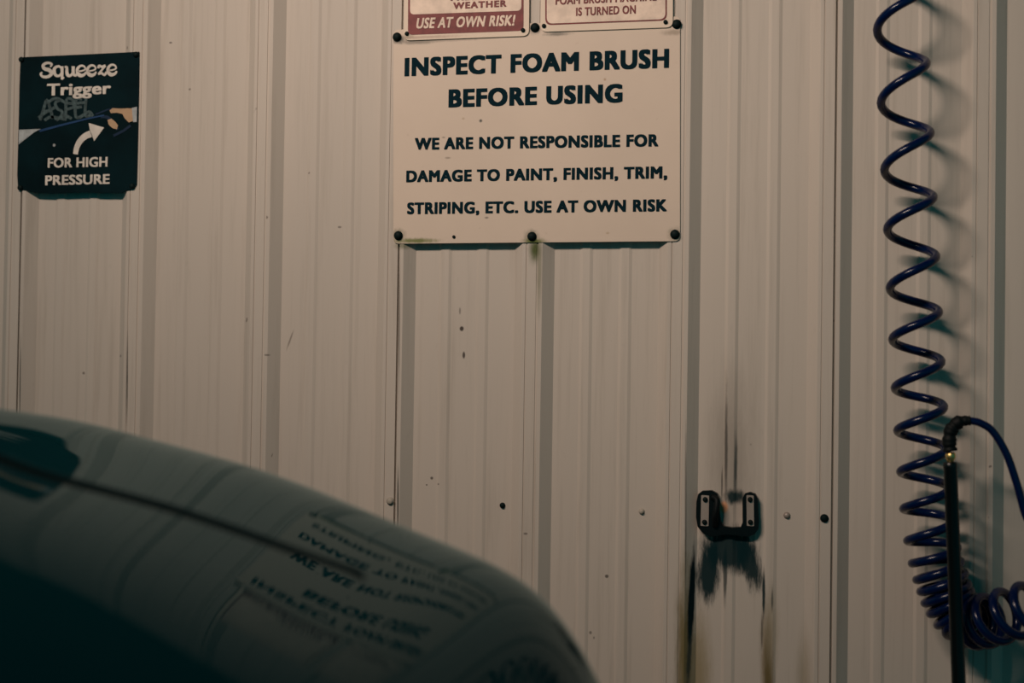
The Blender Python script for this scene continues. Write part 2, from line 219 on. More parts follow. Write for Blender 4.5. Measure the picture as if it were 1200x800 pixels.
# ------------------------------------------------------------------ materials
class NT:
    def __init__(s, name):
        s.mat = bpy.data.materials.new(name); s.mat.use_nodes = True
        s.t = s.mat.node_tree; s.n = s.t.nodes; s.b = s.n['Principled BSDF']
        s.pos = None
    def new(s, typ, **kw):
        n = s.n.new(typ)
        for k, v in kw.items(): setattr(n, k, v)
        return n
    def put(s, sock, v):
        if hasattr(v, 'is_linked'): s.t.links.new(v, sock)
        else: sock.default_value = v
    def math(s, op, a, b=0.0, c=0.0):
        n = s.new('ShaderNodeMath', operation=op); s.put(n.inputs[0], a); s.put(n.inputs[1], b); s.put(n.inputs[2], c); return n.outputs[0]
    def position(s):
        if s.pos is None:
            g = s.new('ShaderNodeNewGeometry'); s.pos = g.outputs['Position']
            sp = s.new('ShaderNodeSeparateXYZ'); s.t.links.new(s.pos, sp.inputs[0]); s.xyz = sp.outputs
        return s.pos
    def noise(s, scale, sx=1, sy=1, sz=1, detail=4, rough=.6, seed=0):
        s.position()
        mp = s.new('ShaderNodeMapping'); s.t.links.new(s.pos, mp.inputs[0]); mp.inputs['Scale'].default_value = (sx, sy, sz); mp.inputs['Location'].default_value = (seed*3.1, seed*1.7, seed*2.3)
        n = s.new('ShaderNodeTexNoise'); n.inputs['Scale'].default_value = scale; n.inputs['Detail'].default_value = detail; n.inputs['Roughness'].default_value = rough
        s.t.links.new(mp.outputs[0], n.inputs[0]); return n.outputs[0]
    def ramp(s, v, a, b, lo=0.0, hi=1.0):
        n = s.new('ShaderNodeMapRange', interpolation_type='SMOOTHSTEP'); s.put(n.inputs[0], v)
        n.inputs[1].default_value = a; n.inputs[2].default_value = b; n.inputs[3].default_value = lo; n.inputs[4].default_value = hi; return n.outputs[0]
    def mix(s, f, a, b):
        n = s.new('ShaderNodeMix', data_type='RGBA'); s.put(n.inputs[0], f); s.put(n.inputs[6], a); s.put(n.inputs[7], b); return n.outputs[2]
    def blot(s, cx, cz, rx, rz, ang=0.0, soft=.6, rag=.6, tex=None, strength=1.0):
        """a ragged elliptical patch of dirt or painted shade on a wall, centre and radii in metres"""
        s.position()
        dx = s.math('SUBTRACT', s.xyz[0], cx); dz = s.math('SUBTRACT', s.xyz[2], cz)
        ca, sa = math.cos(ang), math.sin(ang)
        u = s.math('MULTIPLY_ADD', dx, ca/rx, s.math('MULTIPLY', dz, sa/rx))
        v = s.math('MULTIPLY_ADD', dx, -sa/rz, s.math('MULTIPLY', dz, ca/rz))
        d = s.math('SQRT', s.math('ADD', s.math('MULTIPLY', u, u), s.math('MULTIPLY', v, v)))
        if tex is not None: d = s.math('ADD', d, s.math('MULTIPLY', s.math('SUBTRACT', tex, .5), rag*2))
        return s.ramp(d, 1.0+soft*.3, 1.0-soft, 0.0, strength)

def plain(name, col, rough=.5, metal=0.0, spec=.2, vary=.12, scale=30, coat=0.0, coat_rough=.03):
    k = NT(name); n = k.noise(scale)
    k.t.links.new(k.mix(k.ramp(n, .3, .7), (*[c*(1-vary) for c in col], 1), (*[min(1, c*(1+vary)) for c in col], 1)), k.b.inputs['Base Color'])
    k.b.inputs['Roughness'].default_value = rough; k.b.inputs['Metallic'].default_value = metal
    k.b.inputs['Specular IOR Level'].default_value = spec
    k.b.inputs['Coat Weight'].default_value = coat; k.b.inputs['Coat Roughness'].default_value = coat_rough
    return k.mat

INK = (0.0025, 0.017, 0.025)
M_ink = plain('dark_blue_lettering', INK, .8, spec=.06)
M_black = plain('black_plastic', (0.0007, 0.0026, 0.0032), .33, spec=.4)
M_rubber = plain('black_rubber', (0.0008, 0.0030, 0.0036), .6)
M_screw = plain('dark_screw_rubber', (0.0025, 0.010, 0.010), .6, spec=.12)
M_steel = plain('zinc_steel', (0.36, 0.31, 0.27), .45, .25)
M_painted = plain('painted_screw', (0.40, 0.36, 0.30), .45)
M_brass = plain('brass', (0.90, 0.62, 0.24), .38, 1.0)
M_maroon = plain('maroon_print', (0.17, 0.035, 0.035), .5, vary=.2, scale=60)
M_cream = plain('cream_print', (0.72, 0.58, 0.47), .5)
M_white = plain('white_print', (0.66, 0.60, 0.53), .5)
M_grey = plain('scratched_grey', (0.055, 0.085, 0.088), .7, vary=.4, scale=160)
M_palegrey = plain('pale_grey_print', (0.36, 0.38, 0.38), .6, vary=.3, scale=40)
M_blueprint = plain('blue_print', (0.012, 0.045, 0.12), .5)
M_skin = plain('tan_print', (0.46, 0.30, 0.18), .5)
M_hose = plain('navy_hose', (0.0007, 0.0070, 0.044), .2, spec=.3)
M_signblack = plain('dark_green_black_sign', (0.0012, 0.0105, 0.0135), .7, spec=.06, vary=.3, scale=9)
def car_paint():
    k = NT('dark_teal_car_paint')
    out = k.n['Material Output']; k.n.remove(k.b)
    d = k.new('ShaderNodeBsdfDiffuse'); d.inputs[0].default_value = (.0016, .0260, .0310, 1)
    g = k.new('ShaderNodeBsdfGlossy'); g.inputs['Roughness'].default_value = .02; g.inputs['Color'].default_value = (.74, .93, .97, 1)
    f = k.new('ShaderNodeFresnel'); f.inputs['IOR'].default_value = 1.125
    m = k.new('ShaderNodeMixShader')
    k.t.links.new(f.outputs[0], m.inputs[0]); k.t.links.new(d.outputs[0], m.inputs[1]); k.t.links.new(g.outputs[0], m.inputs[2]); k.t.links.new(m.outputs[0], out.inputs[0])
    return k.mat
M_paint = car_paint()
M_gap = plain('black_door_rubber', (0.001, 0.006, 0.007), .9, spec=.1)
M_lampwhite = plain('white_enamel', (0.7, 0.7, 0.68), .4)
M_bristle = plain('dark_bristle', (0.01, 0.02, 0.03), .9)

# painted corrugated wall with its dirt
def wall_material():
    k = NT('cream_painted_steel')
    big = k.noise(1.1, 1, 1, .35, 3); streak = k.noise(9, 6, 1, .22, 5, .65, 1); fine = k.noise(60, 1, 1, .5, 3, .6, 2)
    col = k.mix(k.ramp(big, .3, .7), (.505, .455, .398, 1), (.560, .498, .430, 1))
    col = k.mix(k.ramp(streak, .48, .78, 0, .42), col, (.36, .315, .26, 1))
    col = k.mix(k.ramp(fine, .62, .8, 0, .12), col, (.30, .27, .23, 1))
    # tiny chips and specks
    sp = k.noise(34, 1, 1, .8, 2, .5, 5)
    col = k.mix(k.ramp(sp, .765, .80, 0, .75), col, (.14, .11, .09, 1))
    rag = k.noise(38, 2.2, 1, .35, 6, .75, 3); rag2 = k.noise(80, 1, 1, .3, 5, .7, 4)
    def stain(px, py, rx, ry, color, s=1.0, ang=0., soft=.6, ragged=.6, tex=None, y=0.):
        nonlocal col
        c = P(px, py, y)
        col = k.mix(k.blot(c.x, c.z, rx/575., ry/575., ang, soft, ragged, tex or rag, s), col, (*color, 1))
    olive = (.16, .125, .045); dark = (.003, .022, .026); brown = (.20, .155, .10)
    stain(803, 765, 12, 130, olive, .95, 0, .9, .5); stain(818, 790, 18, 90, (.27, .21, .10), .75, 0, .9, .4)
    stain(900, 792, 9, 78, (.12, .085, .025), .95, 0.06, .9, .4); stain(903, 740, 10, 60, (.26, .21, .12), .6, 0, .9, .4)
    stain(942, 800, 10, 70, (.24, .20, .12), .5, 0, .9, .4)
    stain(627, 293, 9, 18, (.06, .085, .015), .95, 0, .9, .5, rag2, -.02); stain(632, 320, 4, 55, (.17, .17, .10), .6, 0, .9, .5, rag, -.02)
    stain(472, 288, 12, 5, (.09, .11, .03), .6, 0, .9, .4, rag2, -.02)
    stain(856, 540, 30, 120, (.28, .24, .20), .6, 0, .95, .4)
    # black rubbed mark below the bracket
    stain(853, 644, 36, 30, dark, .97, 0, .45, .5)
    stain(831, 668, 16, 46, dark, .98, -.12, .45, .7)
    stain(876, 655, 14, 45, dark, .97, .32, .5, .8)
    stain(850, 672, 3, 40, dark, .8, 0, .6, .5)
    stain(811, 702, 4.2, 66, (.002, .012, .015), 1.0, -.03, .4, .4); stain(808, 770, 3.2, 40, dark, .8, -.03, .8, .8, rag2)
    stain(895, 694, 2.0, 32, dark, .95, 0, .6, .6); stain(905, 702, 1.6, 18, dark, .7, 0, .8, .6); stain(893, 740, 1.5, 26, (.1, .09, .07), .7)
    # vertical scratches above it
    stain(851, 520, 2.2, 76, (.05, .05, .045), .8, .01, .8, .7); stain(862, 545, 2.6, 50, (.03, .045, .045), .85, 0, .8, .6)
    stain(861, 582, 14, 10, dark, .95, 0, .6, .7, rag2); stain(846, 566, 1.2, 22, (.08, .07, .06), .8)
    stain(848, 594, 6, 8, (.66, .32, .17), .95, 0, .5, .2)
    # lone scuffs
    for px, py, rx, ry, s in ((541, 385, 3.0, 3.4, .95), (543.5, 416, 2.2, 5, .9), (539, 364, 1.4, 5, .5), (506, 560, 2.2, 2.2, .8), (500, 568, 1.2, 1.2, .8), (514, 567, 1.4, 1.4, .6), (711, 675, 2.6, 2.4, .8), (618, 624, 3, 1.6, .6), (692, 741, 2, 2.4, .6), (696, 747, 1.4, 2, .5), (200, 50, 2.4, 1.4, .7), (98, 437, 2.2, 2.2, .6), (398, 266, 3, 1.6, .6), (143, 417, 2.4, 2, .5), (317, 416, 4, 1.4, .6)):
        stain(px, py, rx, ry, (.05, .04, .035), s, 0, .5, .25, rag2)
    stain(340, 398, 1.4, 14, (.2, .17, .14), .7, -.35)
    for px, y0, y1, s in ((149, 380, 520, .9), (24, 385, 520, .8), (468, 290, 470, .55), (466.5, 540, 640, .9), (803.5, 480, 700, .6)):
        stain(px, (y0+y1)/2, 1.3, (y1-y0)/2, (.03, .035, .032), s, .010, .7, .35, rag, -.019)
    k.t.links.new(col, k.b.inputs['Base Color'])
    k.b.inputs['Roughness'].default_value = .48; k.b.inputs['Specular IOR Level'].default_value = .12
    bump = k.new('ShaderNodeBump'); bump.inputs['Strength'].default_value = .12; bump.inputs['Distance'].default_value = .004
    k.t.links.new(k.noise(5, 1.6, 1, .5, 3, .5, 7), bump.inputs['Height']); k.t.links.new(bump.outputs[0], k.b.inputs['Normal'])
    return k.mat

def sign_material(name, base, marks):
    k = NT(name); big = k.noise(3.5); fine = k.noise(70, 1, 1, 1, 4, .6, 2); rag = k.noise(120, 1, 1, .7, 5, .7, 3)
    col = k.mix(k.ramp(big, .3, .7), (*[c*.94 for c in base], 1), (*base, 1))
    col = k.mix(k.ramp(fine, .66, .8, 0, .25), col, (.40, .30, .2, 1))
    for px, py, rx, ry, c, s in marks:
        q = P(px, py, -.022)
        col = k.mix(k.blot(q.x, q.z, rx/535., ry/535., 0, .8, .5, rag, s), col, (*c, 1))
    k.t.links.new(col, k.b.inputs['Base Color']); k.b.inputs['Roughness'].default_value = .5; k.b.inputs['Specular IOR Level'].default_value = .2
    return k.mat

def concrete(name, a, b):
    k = NT(name); n = k.noise(2.2, detail=8); f = k.noise(40)
    c = k.mix(k.ramp(n, .3, .7), (*a, 1), (*b, 1)); c = k.mix(k.ramp(f, .5, .8, 0, .4), c, (*[v*.5 for v in a], 1))
    k.t.links.new(c, k.b.inputs['Base Color']); k.b.inputs['Roughness'].default_value = .55
    return k.mat

# ------------------------------------------------------------------ the bay: wall, floor, ceiling
ROOM_X0, ROOM_X1, ROOM_Y, ROOM_Z = -2.3, 4.2, -3.9, 3.2
ribs = [0.0046, 0.3016, 0.6043, 0.9133, 1.2197, 1.5281, 1.8334, 2.1309]
ribs = [ribs[0]-.3045*i for i in range(7, 0, -1)] + ribs + [ribs[-1]+.3045*i for i in range(1, 7)]
profile = []
for i, x in enumerate(ribs):
    lap = (i-7) % 3 == 0
    d = .0105 if lap else .0175
    for ox, oy in ((-.254,0),(-.2475,.0026),(-.2325,.0026),(-.226,0),(-.171,0),(-.1645,.0026),(-.1495,.0026),(-.143,0),
                   (-.087,0),(-.0665,.0188),(-.0655,.019),(-.0590,.019),(-.0582,.0172),(-.0570,.0172),(-.0562,.019),
                   (-.0362,.019),(-.0358,d),(-.0325,d),(-.0315,.0200),(-.0308,.0205),(-.0228,.0205),(-.0216,.0195),(-.0012,.0010),(0,0)):
        profile.append((x+ox, -oy))
profile = [p for p in profile if ROOM_X0 < p[0] < ROOM_X1]
profile = [(ROOM_X0, 0)] + profile + [(ROOM_X1, 0)]
bm = bmesh.new()
lo = [bm.verts.new((x, y, 0)) for x, y in profile]; hi = [bm.verts.new((x, y, ROOM_Z)) for x, y in profile]
for i in range(len(profile)-1): bm.faces.new((lo[i], lo[i+1], hi[i+1], hi[i]))
back = [bm.verts.new(c) for c in ((ROOM_X0, .02, 0), (ROOM_X1, .02, 0), (ROOM_X1, .02, ROOM_Z), (ROOM_X0, .02, ROOM_Z))]
bm.faces.new((back[1], back[0], back[3], back[2]))
wall = structure('wall_back', bm, wall_material())
wall['label'] = 'cream painted ribbed steel wall of the wash bay'
bm = bmesh.new(); box(bm, (ROOM_X0, ROOM_Y, -.1), (ROOM_X1, .1, 0)); structure('floor', bm, concrete('wet_concrete', (.10, .105, .10), (.16, .16, .15)))
bm = bmesh.new(); box(bm, (ROOM_X0, ROOM_Y, ROOM_Z), (ROOM_X1, .1, ROOM_Z+.05)); structure('ceiling', bm, concrete('dark_ceiling_steel', (.05, .06, .06), (.07, .08, .08)))

bm = bmesh.new(); box(bm, (ROOM_X0, -.16, ROOM_Z-.20), (ROOM_X1, -.022, ROOM_Z)); structure('trim_1', bm, plain('dark_eave_beam', (.006, .012, .013), .7))

# wall fasteners
def screw_bm(c, r, h=.006, washer=True):
    bm = bmesh.new()
    prof = [(r*1.0, 0), (r*1.0, -h*.3), (r*.72, -h*.38), (r*.68, -h), (r*.55, -h*1.15)] if washer else [(r, 0), (r, -h*.5), (r*.8, -h), (r*.4, -h*1.2)]
    lathe_y(bm, c, prof, 18); return bm
for px, py, y, r, mt in ((589, 592, 0, .0062, M_screw), (752, 599, 0, .0062, M_painted), (922, 603.5, 0, .0068, M_steel), (966, 607, -.019, .0085, M_screw), (457.5, 587, -.019, .0085, M_painted)):
    c = P(px, py, y); part('screw', screw_bm((c.x, y, c.z), r), mt, wall, True)

# ------------------------------------------------------------------ lettering
_dg = None
def glyph_mesh(body, spacing=1.0, shear=0.0):
    cu = bpy.data.curves.new('lettering', 'FONT'); cu.body = body; cu.size = 1.0; cu.space_character = spacing
    cu.shear = shear; cu.resolution_u = 4; cu.fill_mode = 'BOTH'; cu.extrude = 0.004
    o = bpy.data.objects.new('lettering_source', cu); COL.objects.link(o)
    dg = bpy.context.evaluated_depsgraph_get(); dg.update()
    me = bpy.data.meshes.new_from_object(o.evaluated_get(dg))
    bpy.data.objects.remove(o); bpy.data.curves.remove(cu)
    return me

def xrange_of(body, spacing, shear):
    me = glyph_mesh(body, spacing, shear); xs = [v.co.x for v in me.vertices]; bpy.data.meshes.remove(me); return min(xs), max(xs)

def lettering(parent, body, xl, xr, yl, yr, cap, y, mat, bold=.03, spacing=1.05, shear=0.0, name='lettering'):
    """a line of print whose baseline runs from (xl, yl) to (xr, yr) in the photo, lying on the plane Y = y; one part per word"""
    ref = glyph_mesh('H'); ch = max(v.co.y for v in ref.vertices)+bold*.6; cl = min(v.co.y for v in ref.vertices)-bold*.6; bpy.data.meshes.remove(ref)
    x0, x1 = xrange_of(body, spacing, shear); x0 -= bold; x1 += bold
    A, B = P(xl, yl, y), P(xr, yr, y); T = P((xl+xr)/2, (yl+yr)/2-cap, y); Mid = P((xl+xr)/2, (yl+yr)/2, y)
    ex = (B-A)/(x1-x0); ez = Vector((0, 0, (T-Mid).z/(ch-cl)))
    words = body.split(' ')
    for k, w in enumerate(words):
        upto = ' '.join(words[:k+1])
        _, xe = xrange_of(upto, spacing, shear)
        me = glyph_mesh(w, spacing, shear)
        shift = xe-max(v.co.x for v in me.vertices)
        out = bmesh.new()
        for ci, (sx, sy) in enumerate(((-1, -.6), (-1, .6), (1, -.6), (1, .6), (-1, 0), (1, 0), (0, .6), (0, -.6), (0, 0))):
            n0 = len(out.verts); out.from_mesh(me); out.verts.ensure_lookup_table()
            for v in out.verts[n0:]:
                u, h, t = v.co
                q = A + ex*(u+shift+sx*bold-x0) + ez*(h+sy*bold-cl); v.co = (q.x, y-.0003*(1 if t > 0 else -1)-.00006*ci, q.z)
        bpy.data.meshes.remove(me)
        m2 = bpy.data.meshes.new(name); out.to_mesh(m2); out.free(); m2.materials.clear()
        o = link(name, m2, mat, parent); BASES[o.name] = base_of(parent)

LAYER = [0]
def layer():
    LAYER[0] = (LAYER[0]+1) % 9; return LAYER[0]*.00006

def flat(bm, pts, y):
    """a printed patch: photo outline on plane y, 0.6 mm thick"""
    y -= layer(); q = pxz(pts, y); slab(bm, q, y-.0003, y+.0003)

def ribbon(bm, pts, width, y, smooth_n=0):
    y -= layer(); q = [Vector((a, b, 0)) for a, b in pts]
    if smooth_n: q = catmull(q, smooth_n)
    ws = width if isinstance(width, (list, tuple)) else [width, width]
    L, R = [], []
    for i, p in enumerate(q):
        t = (q[min(i+1, len(q)-1)]-q[max(i-1, 0)]); t.normalize(); n = Vector((-t.y, t.x, 0))
        f = i/(len(q)-1)*(len(ws)-1); j = min(int(f), len(ws)-2); w = (ws[j]+(ws[j+1]-ws[j])*(f-j))/2
        L.append(p+n*w); R.append(p-n*w)
    V = [[bm.verts.new((P(a.x, a.y, y+dy).x, y+dy, P(a.x, a.y, y+dy).z)) for a in side] for side in (L, R) for dy in (-.0003, .0003)]
    for i in range(len(q)-1):
        for a, b in ((0, 2), (2, 3), (3, 1), (1, 0)):
            bm.faces.new((V[a][i], V[a][i+1], V[b][i+1], V[b][i]))
    bm.faces.new([V[k][0] for k in (0, 2, 3, 1)]); bm.faces.new([V[k][-1] for k in (1, 3, 2, 0)])
    bmesh.ops.recalc_face_normals(bm, faces=bm.faces)

def sign_plate(parent, corners, y_front, y_back, mat, r=.010, name='plate'):
    bm = bmesh.new(); slab(bm, rounded(pxz(corners, y_front), r), y_front, y_back, .0004)
    return part(name, bm, mat, parent)

# ------------------------------------------------------------------ the large cream notice
GR = (.012, .03, .028); GN = (.035, .06, .012)
Ym = -.0225
c = P(629, 160, Ym)
notice = thing('notice_sign', 'large cream notice board reading INSPECT FOAM BRUSH BEFORE USING', 'sign', (c.x, Ym, c.z))
marks = [(467, 46, 10, 6, GR, .9), (490, 49, 26, 3.5, GR, .6), (520, 47, 60, 2.5, (.3, .25, .2), .6), (627, 34, 9, 7, GR, .6), (653, 40, 18, 2.5, GR, .6), (790, 38, 16, 4, (.3, .24, .18), .7), (467, 276, 9, 9, GN, .7),  # grime round the screws, plus shadow painted under the small notices' lower edges
         (488, 282, 30, 3.5, (.13, .16, .03), .9), (623, 277, 9, 9, GN, .7), (626, 283, 15, 5, (.10, .13, .02), .95), (791, 275, 9, 9, GN, .6), (563.5, 141.5, 2.2, 2.2, GR, .9), (525, 185, 4, 1.4, (.2, .16, .12), .6), (570, 255, 3, 1.4, (.1, .09, .07), .7), (520, 161, 2.5, 1.3, (.2, .17, .13), .7), (709, 93, 2, 2, (.35, .22, .12), .7), (712, 273, 2.4, 1.4, (.45, .33, .22), .7), (543, 139, 2, 1.6, (.4, .3, .2), .6)]
sign_plate(notice, [(461, 35), (797, 19), (797, 282.5), (461, 285.5)], Ym, -.0207, sign_material('cream_notice_enamel', (.645, .535, .435), marks), .012)
for body, xl, xr, yl, yr, cap in (('INSPECT FOAM BRUSH', 474, 784, 89.5, 79.5, 22), ('BEFORE USING', 525.5, 729.5, 126, 120, 21.5),
        ('WE ARE NOT RESPONSIBLE FOR', 486, 771.5, 175.6, 171.6, 14.2), ('DAMAGE TO PAINT, FINISH, TRIM,', 476, 782, 213.6, 209, 14.0), ('STRIPING, ETC. USE AT OWN RISK', 477, 781.5, 251, 247.6, 14.0)):
    lettering(notice, body, xl, xr, yl, yr, cap, Ym-.0002, M_ink, bold=.056, spacing=1.13)
for px, py in ((465.5, 43.5), (627, 32.5), (793, 28.5), (467, 276), (623.5, 277), (791, 274.5)):
    q = P(px, py, Ym); part('screw', screw_bm((q.x, Ym, q.z), .0098, .008), M_screw, notice, True)
q = P(532, 277.5, Ym); part('screw', screw_bm((q.x, Ym, q.z), .0036, .003, False), M_screw, notice, True)

# ------------------------------------------------------------------ two small notices overlapping its top edge
Ys = -.0262
c = P(546, -40, Ys)
warn = thing('warning_sign', 'white and maroon warning sign reading USE AT OWN RISK along its bottom band', 'sign', (c.x, Ys, c.z))
sm = sign_material('white_sign_enamel', (.72, .60, .48), [(478, 43, 10, 5, (.3, .25, .18), .6), (500, 44, 50, 2, (.3, .2, .15), .5)])
sign_plate(warn, [(474.5, -150), (621, -158), (620, 42), (473, 47.5)], Ys, -.0230, sm, .014)
bm = bmesh.new(); slab(bm, rounded(pxz([(479.5, -142), (614, -150), (613.5, 36), (478, 41)], Ys-.0003), .012), Ys-.0006, Ys); part('border_print', bm, M_maroon, warn)
bm = bmesh.new(); slab(bm, rounded(pxz([(481.5, -138), (611.5, -146), (611, 12.5), (480.5, 17)], Ys-.0008), .010), Ys-.0010, Ys-.0005); part('cream_panel', bm, M_cream, warn)
lettering(warn, 'USE AT OWN RISK!', 488, 604, 33.6, 30.0, 12.4, Ys-.0010, M_cream, bold=.040, spacing=1.10, shear=.22)
lettering(warn, 'WEATHER', 531, 593.5, 10.6, 7.7, 7.6, Ys-.0014, M_maroon, bold=.045, spacing=1.2)
lettering(warn, 'FREEZING', 528, 596, 0.8, -2.0, 7.6, Ys-.0014, M_maroon, bold=.045, spacing=1.2)
for px, py in ((477, 39.5), (613, 35.5)):
    q = P(px, py, Ys); part('screw', screw_bm((q.x, Ys-.0003, q.z), .0046, .004, False), M_screw, warn, True)

c = P(711, -40, Ys)
machine = thing('machine_sign', 'white sign with thin maroon outline ending in IS TURNED ON', 'sign', (c.x, Ys, c.z))
sign_plate(machine, [(634, -158), (789, -166), (788.5, 32), (633.5, 37.5)], Ys, -.0230, sm, .014)
bm = bmesh.new(); slab(bm, rounded(pxz([(638.5, -150), (781.5, -158), (781.5, 24), (639, 29.5)], Ys-.0003), .014), Ys-.0006, Ys); part('border_print', bm, M_maroon, machine)
bm = bmesh.new(); slab(bm, rounded(pxz([(640.3, -148), (779.7, -156), (779.7, 22.4), (640.8, 27.7)], Ys-.0008), .013), Ys-.0010, Ys-.0005); part('cream_panel', bm, M_cream, machine)
lettering(machine, 'IS TURNED ON', 675, 745, 18.6, 15.8, 9.6, Ys-.0014, M_maroon, bold=.034, spacing=1.08)
lettering(machine, 'FOAM BRUSH MACHINE', 651, 769.5, 5.6, 0.6, 9.6, Ys-.0014, M_maroon, bold=.034, spacing=1.08)
for px, py in ((637.5, 30.5), (780, 26)):
    q = P(px, py, Ys); part('screw', screw_bm((q.x, Ys-.0003, q.z), .0046, .004, False), M_screw, machine, True)

# ------------------------------------------------------------------ the dark trigger sign on the left
Yt = -.0225; Yp = Yt-.0006
c = P(91, 144, Yt)
trig = thing('trigger_sign', 'small black sign reading Squeeze Trigger FOR HIGH PRESSURE', 'sign', (c.x, Yt, c.z))
outline = [(24, 67), (60, 65.4), (100, 63.6), (163, 60.5), (162.6, 100), (161.4, 160), (160, 216), (157, 221), (148, 223), (143, 226), (120, 226), (96, 225.2), (60, 226.6), (42, 226), (30, 223), (21, 222), (20, 205), (21.5, 150), (22.6, 100)]
bm = bmesh.new(); slab(bm, pxz(outline, Yt), Yt, -.0207, .0004); part('plate', bm, M_signblack, trig)
lettering(trig, 'Trigger', 55, 130, 112.2, 110.0, 14, Yp, M_white, bold=.034, spacing=1.04)
lettering(trig, 'FOR HIGH', 56, 126, 196.6, 195.2, 11.4, Yp, M_white, bold=.034, spacing=1.05)
lettering(trig, 'PRESSURE', 53, 128.5, 217.0, 215.4, 11.4, Yp, M_white, bold=.034, spacing=1.05)
bm = bmesh.new()
def sq(pts, w=3.0, n=5): ribbon(bm, [(a, b-.03*(a-92)) for a, b in pts], w, Yp, n)
sq([(59, 77.5), (60.5, 74), (55, 72.6), (50.4, 75.5), (52.5, 79.4), (57.5, 81), (60.4, 85), (56.5, 88.6), (50.5, 88.6), (47.6, 85.4), (49.6, 83.4)], [2, 3.4, 4.6, 3.4, 2])
sq([(72, 79.5), (69, 77), (64.6, 78.4), (63.4, 82.6), (65.4, 87.4), (69.4, 88), (72.2, 84.4)], [2, 4.2, 2]); sq([(72.6, 77), (72.8, 86), (72.4, 92.6)], [3.6, 3.4, 2.6]); sq([(72.4, 92.4), (75, 90)], 2)
sq([(75.6, 78), (78.2, 78.4), (78.4, 84.6), (80.2, 88.2), (83.6, 87.4), (85.6, 83)], [2, 4.2, 2]); sq([(85.8, 77.4), (86, 86), (88.6, 88.2), (90, 86)], [3.8, 3.4, 2])
for ex in (95.4, 107.4, 131.4):
    sq([(ex-4, 83.6), (ex+1, 83), (ex+4.6, 81.2), (ex+3, 77.8), (ex-1, 77.2), (ex-4.6, 80.6), (ex-4.2, 86), (ex-.6, 88.6), (ex+3.4, 87.4), (ex+5.4, 84.6)], [1.8, 1.8, 3, 4.6, 2])
sq([(115, 80.6), (116.2, 77.8), (119.4, 79), (123.6, 77.6)], 2.8); sq([(123.6, 77.8), (119.5, 82.6), (115.4, 87.6)], 2.4); sq([(115, 87.4), (118.8, 86.4), (122.4, 88.6), (125, 85.4)], 2.8)
part('script_lettering', bm, M_white, trig)
bm = bmesh.new()
for st in ([(47, 141), (51, 128), (55, 117), (59, 128), (62, 139)], [(50, 131), (60, 129)], [(45, 138), (53, 132), (64, 126)], [(72, 117), (65, 120), (67, 127), (73, 131), (70, 138), (64, 139)], [(77, 139), (78, 117), (85, 117), (86, 125), (79, 128)],
           [(66, 141), (75, 135), (84, 139)], [(96, 116), (89, 117), (89, 137), (98, 135)], [(89, 126), (96, 125)], [(101, 113), (100, 135), (108, 134)], [(52, 141), (60, 137), (78, 140)], [(93, 138), (104, 131), (109, 136)], [(56, 120), (66, 115), (80, 121), (100, 120)]):
    ribbon(bm, st, 3.4, Yt-.0003, 4)
part('scratched_lettering', bm, M_grey, trig)
bm = bmesh.new(); flat(bm, [(22.3, 152), (48, 151), (40, 155), (22, 169)], Yp); part('water_spray', bm, M_palegrey, trig)
bm = bmesh.new(); ribbon(bm, [(46, 153.5), (70, 147), (105, 138.4), (122, 135)], [2.8, 2.2, 1.8], Yp); part('lance', bm, M_blueprint, trig)
bm = bmesh.new(); ribbon(bm, [(112, 134), (126, 128.4), (134, 127)], 1.8, Yp); ribbon(bm, [(118, 137), (126, 137.5), (134, 146), (138, 152)], [3.0, 4.5, 3.5], Yp, 4); ribbon(bm, [(133, 159), (145, 153), (153, 147)], 3.0, Yp); part('spray_gun', bm, plain('dark_blue_print', (.004, .018, .045), .6), trig)
bm = bmesh.new(); flat(bm, [(128.4, 129.4), (132, 126.6), (140, 127.2), (149, 126.8), (154.6, 127), (156, 141.6), (151, 143.4), (146.5, 139), (143.4, 133.4), (137, 132), (130, 132.6)], Yp); part('hand', bm, M_skin, trig)
bm = bmesh.new(); flat(bm, [(126, 140.6), (130.4, 139), (135, 142.4), (138.4, 147), (137, 151.4), (132, 150.2), (127.4, 146)], Yp-.0008); part('fingertips', bm, M_skin, trig)
bm = bmesh.new(); flat(bm, [(154.6, 126.4), (160.6, 125), (160.2, 142.8), (156, 143)], Yp); part('cuff', bm, M_palegrey, trig)
bm = bmesh.new(); ribbon(bm, [(88.4, 180.6), (90, 172.6), (94, 165), (100, 159.4), (106.4, 156.6)], [5.6, 6.4, 7.2, 8], Yp, 6); flat(bm, [(104, 144), (122, 149.4), (110.4, 165.4), (107.8, 158), (105.4, 152.8)], Yp); part('arrow', bm, M_white, trig)
bm = bmesh.new(); q = P(63.5, 170, Yp)
lathe_y(bm, (q.x, Yp, q.z), [(.0035, .0003), (.0035, -.0003)], 10); part('chip', bm, M_palegrey, trig)
for px, py in ((25.5, 70), (159.5, 64), (24, 220), (155, 218)):
    q = P(px, py, Yt); part('screw', screw_bm((q.x, Yt, q.z), .0065, .005, False), M_screw, trig, True)

